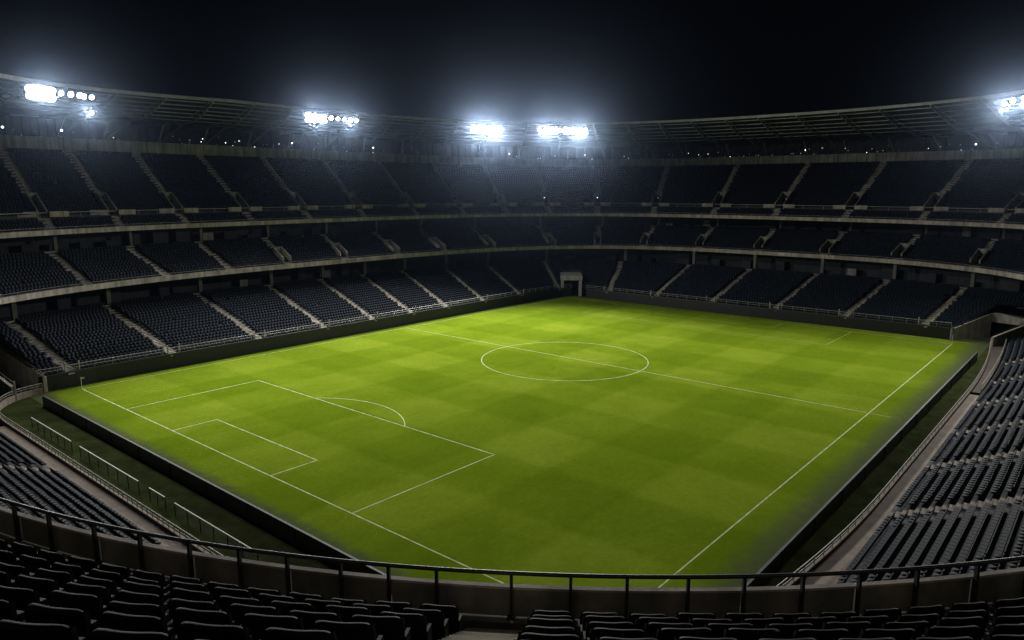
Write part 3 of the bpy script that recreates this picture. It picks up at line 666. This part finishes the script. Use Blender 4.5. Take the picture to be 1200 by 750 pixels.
# ------------------------------------------------------------------ near lower stands (left behind the goal line, right along the touchline)
near_seats = []                                # (position, outward dir, side, row, metres along)
def near_stand(side):
    left = side == 'left'
    if left:
        st = thing('lower_stand', 'near lower stand at the left, dark seat rows above a pale walkway and railing', 'stand', 'near lower stands')
        org = np.array([-63.2, 0.0]); o = np.array([-1.0, 0]); al = np.array([0, 1.0]); u0, u1 = -36.0, 29.0; aisles = [-16.2, 5.5]; wz = 0.45; wd = 1.2; rowd, rise = 0.82, 0.34; nrow = 16
    else:
        st = thing('lower_stand', 'near lower stand at the right, dark seat rows cut by pale stepped gangways', 'stand', 'near lower stands')
        org = np.array([0.0, -49.75]); o = np.array([0, -1.0]); al = np.array([1.0, 0]); u0, u1 = -52.0, 52.0; aisles = [-27.6, -15.4, -4.0, 8.5, 21.0, 33.5]; wz = 0.45; wd = 1.0; rowd, rise = 0.82, 0.38; nrow = 15
    def pt(u, off, z): q = org+al*u+o*off; return (q[0], q[1], z)
    # the front wall: straight, with curved ends running into the corner tunnels
    bend = lambda u: 0.0 if left else -(max(0, u-12)**2)*0.0017-(max(0, -u-25)**2)*0.003
    us = np.linspace(u0, 23.0 if left else 49.5, 70)
    W = [np.array(pt(u, bend(u), 0)[:2]) for u in us]
    if left:
        for f in np.linspace(0, 1, 22)[1:]: W.append((1-f)**2*np.array([-63.2, 23.0])+2*f*(1-f)*np.array([-63.2, 34.6])+f*f*np.array([-56.3, 35.3]))
    W = np.array(W); T = np.gradient(W, axis=0); T /= np.hypot(*T.T)[:, None]; Nn = np.stack([T[:, 1], -T[:, 0]], 1)
    if Nn[0]@o < 0: Nn = -Nn
    mb = MB(); mb.sweep([[(*(p-n*0.05), -0.05), (*(p-n*0.05), 0.72), (*(p+n*0.15), 0.72), (*(p+n*0.15), -0.05)] for p, n in zip(W, Nn)]); mb.build('front_wall', M['walk'], st)
    mb = MB(); rail_line(mb, [(*(p+n*0.05), 0.72) for p, n in zip(W, Nn)], 0.52, 0.035, 1.5); mb.build('railing', M['rail'], st)
    w_us = [u for u in us if (u < 27 if left else u < 15)]
    mb = MB(); mb.sweep([[pt(u, bend(u)+0.152, 0.0), pt(u, bend(u)+0.152, wz), pt(u, wd+0.2, wz), pt(u, wd+0.2, 0.0)] for u in w_us]); mb.build('walkway', M['walk'], st)
    if not left:
        r_us = [u for u in us if u >= 14.9]
        mb = MB(); mb.sweep([[pt(u, bend(u)+0.152, -0.04), pt(u, bend(u)+0.152, 0.42-0.011*(u-15)), pt(u, wd+bend(u)*0.6, 0.42-0.011*(u-15)), pt(u, wd+bend(u)*0.6, -0.04)] for u in r_us]); mb.build('ramp', M['ramp'], st)
        mb = MB(); mb.sweep([[pt(u, wd+bend(u)*0.6+0.02, -0.04), pt(u, wd+bend(u)*0.6+0.02, 0.9), pt(u, wd+bend(u)*0.6+0.2, 0.9), pt(u, wd+bend(u)*0.6+0.2, -0.04)] for u in r_us if u > 15.4]); mb.build('ramp_wall', M['walk'], st)
        mb = MB(); rail_line(mb, [pt(u, wd+bend(u)*0.6+0.1, 0.9) for u in r_us if u > 15.4], 0.6, 0.035, 1.6); mb.build('railing', M['rail'], st)
    sb = lambda u: (0.0 if left else (-(max(0, u-16)**2)*0.0011))
    mb = MB(); tu = np.linspace(u0, u1, 50)
    for k in range(nrow):
        z = wz+0.12+rise*k
        mb.strip([[pt(u, wd+0.2+sb(u)+rowd*k, z-(rise if k else 0.2)) for u in tu], [pt(u, wd+0.2+sb(u)+rowd*k, z) for u in tu], [pt(u, wd+0.2+sb(u)+rowd*(k+1), z) for u in tu]])
    mb.build('terrace', M['terrace'], st)
    for a in aisles:
        mb = MB()
        for k in range(nrow):
            for h in (0, 1):
                c = pt(a, wd+0.2+sb(a)+rowd*(k+0.25+0.5*h), wz+0.08+rise*k)
                mb.box((c[0], c[1], c[2]-rise*0.5), o, (1.15, rowd/2-0.01, 0.06+(1+h)*rise/2))
        mb.build('stairs', M['walk'], st)
    for k in range(nrow):
        z = wz+0.12+rise*k
        for u in np.arange(u0+0.3, u1-0.3, 0.53):
            j = min(range(len(aisles)), key=lambda i: abs(aisles[i]-u))
            if abs(u-aisles[j]) < 0.95: continue
            near_seats.append((np.array(pt(u, wd+0.2+sb(u)+rowd*(k+0.62), z)), o.copy(), side, k, u-aisles[j], j))
near_stand('left'); near_stand('right')

# pale crowd barriers standing on the dark verge
for (y0, y1), lab in (((21.9, 10.9), 'white-topped crowd barrier on the verge, nearest the left tunnel'), ((8.8, -3.6), 'long white-topped crowd barrier on the verge, second from the left tunnel'),
                      ((-5.6, -8.3), 'short white-topped crowd barrier on the verge between two long ones'), ((-9.9, -21.5), 'white-topped crowd barrier on the verge, closest to the foreground balustrade')):
    t = thing('crowd_barrier', lab, 'barrier', 'barriers on the verge')
    x = -61.4
    mb = MB(); mb.tube([(x, y0, 1.05), (x, y1, 1.05)], 0.045, 8); mb.build('top_rail', M['white'], t)
    mb = MB()
    for h in (0.25, 0.5, 0.78): mb.tube([(x, y0, h), (x, y1, h)], 0.02, 6)
    mb.build('lower_rail', M['bracket'], t)
    n = max(2, int(abs(y1-y0)/1.8))
    for i in range(n+1):
        mb = MB(); y = y0+(y1-y0)*i/n; mb.bar((x, y, -0.03), (x, y, 1.02), 0.05); mb.build('post', M['bracket'], t)

# ------------------------------------------------------------------ foreground: upper stand, balustrade and seats round the near corner
Q = np.array([-56.03, -41.48]); R0 = 25.42; ZF = 18.30
ROWD, RISE = 0.82, 0.47; RS = 26.28          # seat backs of the front row
def qp(r, deg, z): return (Q[0]+r*math.cos(R(deg)), Q[1]+r*math.sin(R(deg)), z)
st = thing('upper_stand', 'foreground upper terrace with black seats curving round the near corner', 'stand')
D0, D1 = 170, 258; AIS0, AIS1 = 214.05, 216.05; NR = 9
dgs = np.linspace(D0, D1, 90)
mb = MB(); r_f = R0+0.15
for k in range(NR):
    r_a = R0+0.12 if k == 0 else RS-0.18+ROWD*k; r_b = RS-0.18+ROWD*(k+1); z = ZF+RISE*k
    mb.strip([[qp(r_a, d, z) for d in dgs], [qp(r_b, d, z) for d in dgs], [qp(r_b, d, z+RISE) for d in dgs]])
mb.build('terrace', M['terrace'], st)
mb = MB(); mb.sweep([[qp(R0-0.42, d, 17.35), qp(R0-0.42, d, 18.27), qp(R0+9.5, d, 18.27), qp(R0+9.5, d, 17.35)] for d in dgs]); mb.build('floor_slab', M['dconc'], st)
mb = MB(); ad = np.linspace(AIS0, AIS1, 5)
rr_ = 25.72
while rr_ < RS+ROWD*NR-0.4:
    z1_ = ZF+0.012+max(0.0, (rr_-25.72)/0.205*0.1175)
    mb.sweep([[qp(rr_, d, z1_-0.16), qp(rr_, d, z1_), qp(rr_+0.205, d, z1_), qp(rr_+0.205, d, z1_-0.16)] for d in ad]); rr_ += 0.205
mb.build('stairs', M['fstep'], st)
for d in (178, 200, 225, 248):
    mb = MB(); mb.tube([qp(29, d, -0.05), qp(29, d, 17.35)], 0.45, 12); mb.build('column', M['dconc'], st)

mb = MB(); mb.sweep([[qp(37.2, d, 17.4), qp(37.2, d, 31.0), qp(37.6, d, 31.0), qp(37.6, d, 17.4)] for d in dgs]); mb.build('rear_wall', M['fascia'], st)  # unseen pale wall behind the camera, added to bounce floodlight onto the foreground
mb = MB(); mb.sweep([[qp(RS-0.18+ROWD*NR, d, ZF+RISE*NR-0.2), qp(RS-0.18+ROWD*NR, d, ZF+RISE*NR), qp(37.2, d, ZF+RISE*NR+1.8), qp(37.2, d, ZF+RISE*NR+1.6)] for d in dgs]); mb.build('rear_terrace', M['terrace'], st)
bal = thing('balustrade', 'dark steel handrail on posts over a low concrete parapet, curving across the foreground', 'balustrade')
post_d = [195.5-2.05*i for i in range(12, 0, -1)]+[195.51, 197.51, 199.85, 201.99, 204.1, 206.07, 207.85, 209.74, 211.37, 212.95, 215.34, 217.2, 218.95, 220.85, 222.61, 224.48, 226.34, 228.3, 230.45]+[230.45+1.95*i for i in range(1, 13)]
pd_ = np.linspace(D0, D1, 130)
jd = post_d[::2]
for d0_, d1_ in zip(jd[:-1], jd[1:]):
    mb = MB(); mb.sweep([[qp(R0-0.13, d, 18.28), qp(R0-0.13, d, 18.70), qp(R0-0.075, d, 18.70), qp(R0-0.075, d, 18.28)] for d in np.linspace(d0_+0.03, d1_-0.03, 6)]); mb.build('panel', M['dconc'], bal)
mb = MB(); mb.sweep([[qp(R0-0.15, d, 18.703), qp(R0-0.15, d, 18.738), qp(R0-0.06, d, 18.738), qp(R0-0.06, d, 18.703)] for d in pd_]); mb.build('ledge', M['fascia'], bal)
mb = MB(); mb.tube([qp(R0, d, 18.985) for d in pd_], 0.03, 10); mb.build('top_rail', M['frail'], bal, True)
for d in post_d:
    mb = MB(); c = qp(R0, d, ZF); mb.box(c, (math.cos(R(d)), math.sin(R(d))), (0.042, 0.06, 0.66)); mb.box((c[0], c[1], ZF), (math.cos(R(d)), math.sin(R(d))), (0.12, 0.11, 0.014)); mb.build('post', M['frail'], bal)
    
# a tip-up seat seen mostly from behind: local +y points away from the pitch (towards the viewer), origin on the tread
def seat_parts():
    W, H0, H1 = 0.51, 0.24, 0.70
    nx, nz = 9, 7
    def shell(off):
        rows = []
        for j in range(nz+1):
            v = j/nz; z = H0+(H1-H0)*v; row = []
            for i in range(nx+1):
                u = i/nx*2-1
                half = W/2*(1-0.06*(1-v)**2-0.10*max(0, v-0.86)**1.2/0.14**1.2*0.5)
                y = 0.07*(v)-0.045*u*u+0.03*math.sin(PI*v)
                zz = z-(0.014*u*u*u*u if j == nz else 0)
                row.append((u*half, y+off, zz))
            rows.append(row)
        return rows
    mb = MB(); A = shell(0.0); B = shell(0.04)
    mb.strip(A[::-1]); mb.strip(B)
    top = [A[-1], [(x, y+0.02, z+0.012) for x, y, z in A[-1]], B[-1]]
    def edge_row(dy, dz, c=0.0): return [(x, y+dy, z+dz-c*(abs(x)/0.235)**6) for x, y, z in A[-1]]
    lip = [edge_row(-0.004, -0.004, 0.02), edge_row(0.008, 0.012, 0.02), edge_row(0.034, 0.012, 0.02), edge_row(0.052, 0.0, 0.02), edge_row(0.052, -0.022, 0.02), edge_row(0.041, -0.03, 0.02)]
    mb.strip(lip)
    mb.strip([B[0], A[0]])
    mb.strip([[r[0] for r in A], [r[0] for r in B]]); mb.strip([[r[-1] for r in B], [r[-1] for r in A]])
    for c, s_ in ((0, 1), (-1, -1)):
        j = len(mb.v); mb.v += [l[c] for l in lip]; mb.f.append(tuple(range(j, j+len(lip)))[::s_]); mb.mi.append(0)
    back = mb.mesh('backrest', M['fseat'], True)
    mb = MB()                                   # tipped-up pan in front of the backrest
    P = []
    mb.hexa([(-0.21, -0.16, 0.34), (0.21, -0.16, 0.34), (0.21, -0.09, 0.33), (-0.21, -0.09, 0.33), (-0.20, -0.085, 0.53), (0.20, -0.085, 0.53), (0.20, -0.03, 0.54), (-0.20, -0.03, 0.54)])
    pan = mb.mesh('seat_pan', M['fseat'])
    legs = []
    for s_ in (-1, 1):
        mb = MB(); x = s_*0.252
        mb.hexa([(x-0.016, -0.10, 0.0), (x+0.016, -0.10, 0.0), (x+0.016, 0.05, 0.0), (x-0.016, 0.05, 0.0), (x-0.016, -0.12, 0.46), (x+0.016, -0.12, 0.46), (x+0.016, 0.06, 0.50), (x-0.016, 0.06, 0.50)])
        mb.bar((x, -0.12, 0.465), (x, 0.055, 0.49), 0.034, 0.03)
        legs.append(mb.mesh('side_frame', M['bracket']))
    return back, pan, legs[0], legs[1]
SB, SP_, SL, SL2 = seat_parts()
ORD = ['', 'first', 'second', 'third', 'fourth', 'fifth', 'sixth', 'seventh', 'eighth', 'ninth', 'tenth', 'eleventh', 'twelfth', 'thirteenth', 'fourteenth', 'fifteenth', 'sixteenth', 'seventeenth', 'eighteenth', 'nineteenth', 'twentieth',
       'twenty-first', 'twenty-second', 'twenty-third', 'twenty-fourth', 'twenty-fifth', 'twenty-sixth', 'twenty-seventh', 'twenty-eighth', 'twenty-ninth', 'thirtieth']+['thirty-'+w for w in ('first', 'second', 'third', 'fourth', 'fifth', 'sixth', 'seventh', 'eighth', 'ninth')]
ROWN = ['front row by the balustrade']+['%s row behind the balustrade' % ORD[i] for i in range(2, 12)]
def make_seat(p, deg, label):
    root = bpy.data.objects.new('folding_chair', None); COL.objects.link(root); root.empty_display_size = 0.3
    root.location = p; root.rotation_euler = (R(rng.normal(0, 0.9)), R(rng.normal(0, 0.4)), R(deg-90+rng.normal(0, 1.0)))
    tag(root, label, 'seat', 'black seats in the foreground')
    for nm, me in (('backrest', SB), ('seat_pan', SP_), ('side_frame', SL), ('side_frame', SL2)):
        c = bpy.data.objects.new(nm, me); COL.objects.link(c); c.parent = root
    return root
n_fg = 0; extra_fg = []
PITCH = 0.60
for k in range(NR):
    r = RS+ROWD*k+0.0; dd = math.degrees(PITCH/r)
    for side in (-1, 1):
        for i in range(1, 34):
            deg = (214.0-0.52-dd*(i-1)) if side < 0 else (216.12+0.52+dd*(i-1))
            if deg < D0+0.5 or deg > D1-0.5: continue
            p = np.array(qp(r, deg, ZF+RISE*k))
            if np.hypot(*(p[:2]-CAM[:2])) < 1.6 or (p-CAM)@fw < 0.4: continue
            pu, pv, _ = project(p+np.array([0, 0, 0.7]))
            if -60 < pu[0] < 1260 and pv[0] < 850 and n_fg < 300:
                sd = 'left' if side < 0 else 'right'
                make_seat(p, deg, 'black folding seat, %s, %s seat %s of the stairs' % (ROWN[k], ORD[i], sd)); n_fg += 1
            elif -350 < pu[0] < 1550 and np.linalg.norm(p-CAM) > 5.5: extra_fg.append((p, np.array([math.cos(R(deg)), math.sin(R(deg))])))

# ------------------------------------------------------------------ all other seats: one mass of tip-up seats
def small_seat_geo():
    V = []; F = []
    def bx(x0, x1, y0, y1, z0, z1, tilt=0.0):
        i = len(V)
        for z in (z0, z1):
            sh = tilt*(z-z0)
            V.extend([(x0, y0+sh, z), (x1, y0+sh, z), (x1, y1+sh, z), (x0, y1+sh, z)])
        F.extend([(i, i+1, i+5, i+4), (i+1, i+2, i+6, i+5), (i+2, i+3, i+7, i+6), (i+3, i, i+4, i+7), (i+4, i+5, i+6, i+7), (i+3, i+2, i+1, i)])
    bx(-0.252, 0.252, 0.0, 0.06, 0.32, 0.80, 0.2)
    bx(-0.235, 0.235, -0.34, -0.02, 0.36, 0.43, 0.0)
    return np.array(V), np.array(F)
SV, SF = small_seat_geo()
# the nearest seats of the two lower stands become single objects, until 300 seats in view are built
cand = []
for i, (p, o, side, k, du, j) in enumerate(near_seats):
    pu, pv, pz = project(p+np.array([0, 0, 0.5])); pu, pv, pz = pu[0], pv[0], pz[0]
    if pz < 2 or not (4 < pu < 1196): continue
    rv = np.interp(pu, [0, 100, 200, 300, 400, 500, 600, 700, 800, 900, 1000, 1100, 1200], [590, 607, 625, 641, 655, 665, 672, 675, 675, 674, 671, 662, 650])
    if pv < rv-3: cand.append((pz, i))
cand.sort(); chosen = set(i for _, i in cand[:max(0, 300-n_fg)])
mb = MB(); mb.v = [tuple(v) for v in SV]; mb.f = [tuple(f) for f in SF]; mb.mi = [0]*len(SF)
me_small = mb.mesh('small_seat', M['seat'])
mass_P, mass_D = list(seat_P), list(seat_D)
pl, dl = [], []
for i, (p, o, side, k, du, j) in enumerate(near_seats):
    if i in chosen:
        ob = bpy.data.objects.new('stadium_chair', me_small); COL.objects.link(ob); ob.location = p
        ob.rotation_euler = (0, 0, math.atan2(o[1], o[0])-PI/2)
        n_ = int(round((abs(du)-0.95)/0.53))+1
        if side == 'right':
            nm = ['nearest the balustrade', 'second nearest the balustrade', 'third from the balustrade', 'fourth from the balustrade', 'fifth', 'sixth'][j]
            lab = 'dark right-stand seat, %s row up, %s %s the gangway %s' % (ORD[k+1], ORD[min(n_, 38)], 'beyond' if du > 0 else 'before', nm)
        else:
            lab = 'dark left-stand seat, %s row up, %s %s the %s gangway' % (ORD[k+1], ORD[min(n_, 38)], 'beyond' if du > 0 else 'before', ['near', 'far'][j])
        tag(ob, lab, 'seat', 'seats of the near lower stands')
    else: pl.append(p); dl.append(o)
for p, o in extra_fg: pl.append(p); dl.append(o)
mass_P.append(np.array(pl)); mass_D.append(np.array(dl))
Pm = np.concatenate(mass_P); Dm = np.concatenate(mass_D); n = len(Pm)
wx = np.stack([Dm[:, 1], -Dm[:, 0]], 1)
jit = rng.normal(0, 0.012, (n, 1))
up_ = rng.random(n) < 0.5
V = np.empty((n, len(SV), 3))
V[:, :, :2] = Pm[:, None, :2]+SV[None, :, 0:1]*wx[:, None, :]+(SV[None, :, 1:2]+jit[:, :, None])*Dm[:, None, :]
V[:, :, 2] = Pm[:, None, 2]+SV[None, :, 2]
Fm = (SF[None]+(np.arange(n)*len(SV))[:, None, None]).reshape(-1, 4)
me = bpy.data.meshes.new('seat_rows'); me.vertices.add(n*len(SV)); me.vertices.foreach_set('co', V.reshape(-1))
me.loops.add(Fm.size); me.loops.foreach_set('vertex_index', Fm.reshape(-1).astype(np.int32))
me.polygons.add(len(Fm)); me.polygons.foreach_set('loop_start', np.arange(0, Fm.size, 4, dtype=np.int32)); me.polygons.foreach_set('loop_total', np.full(len(Fm), 4, np.int32))
me.materials.append(M['seat']); me.update(calc_edges=True)
so = bpy.data.objects.new('seat_rows', me); COL.objects.link(so)
tag(so, 'rows upon rows of dark navy tip-up seats filling every tier of the stands', 'seats', kind='stuff')
print('SEATS', n, 'fg', n_fg, 'chosen', len(chosen))

# ------------------------------------------------------------------ night air, sky, render settings
mb = MB(); mb.hexa([(-118, -98, -1.1), (134, -98, -1.1), (134, 114, -1.1), (-118, 114, -1.1), (-118, -98, 41.5), (134, -98, 41.5), (134, 114, 41.5), (-118, 114, 41.5)])
hz = bpy.data.materials.new('night_haze'); hz.use_nodes = True; nt = hz.node_tree; nt.nodes.clear()
out = nt.nodes.new('ShaderNodeOutputMaterial'); pv = nt.nodes.new('ShaderNodeVolumePrincipled')
pv.inputs['Color'].default_value = (0.50, 0.68, 1.0, 1); pv.inputs['Density'].default_value = 0.000075; pv.inputs['Anisotropy'].default_value = 0.965
nt.links.new(pv.outputs[0], out.inputs['Volume'])
hob = mb.build('haze', hz); tag(hob, kind='stuff')

w = bpy.data.worlds.new('World'); scene.world = w; w.use_nodes = True
bg = w.node_tree.nodes['Background']
bg.inputs['Color'].default_value = (0.35, 0.55, 1.0, 1); bg.inputs['Strength'].default_value = 0.0007
scene.view_settings.view_transform = 'Standard'; scene.view_settings.look = 'None'; scene.view_settings.gamma = 1
scene.view_settings.exposure = 0.0
cy = scene.cycles
cy.max_bounces = 5; cy.diffuse_bounces = 3; cy.glossy_bounces = 2; cy.transmission_bounces = 2; cy.volume_bounces = 0; cy.transparent_max_bounces = 4
cy.caustics_reflective = False; cy.caustics_refractive = False; cy.sample_clamp_indirect = 0.3; cy.blur_glossy = 1.0
cy.use_denoising = True; cy.use_light_tree = True
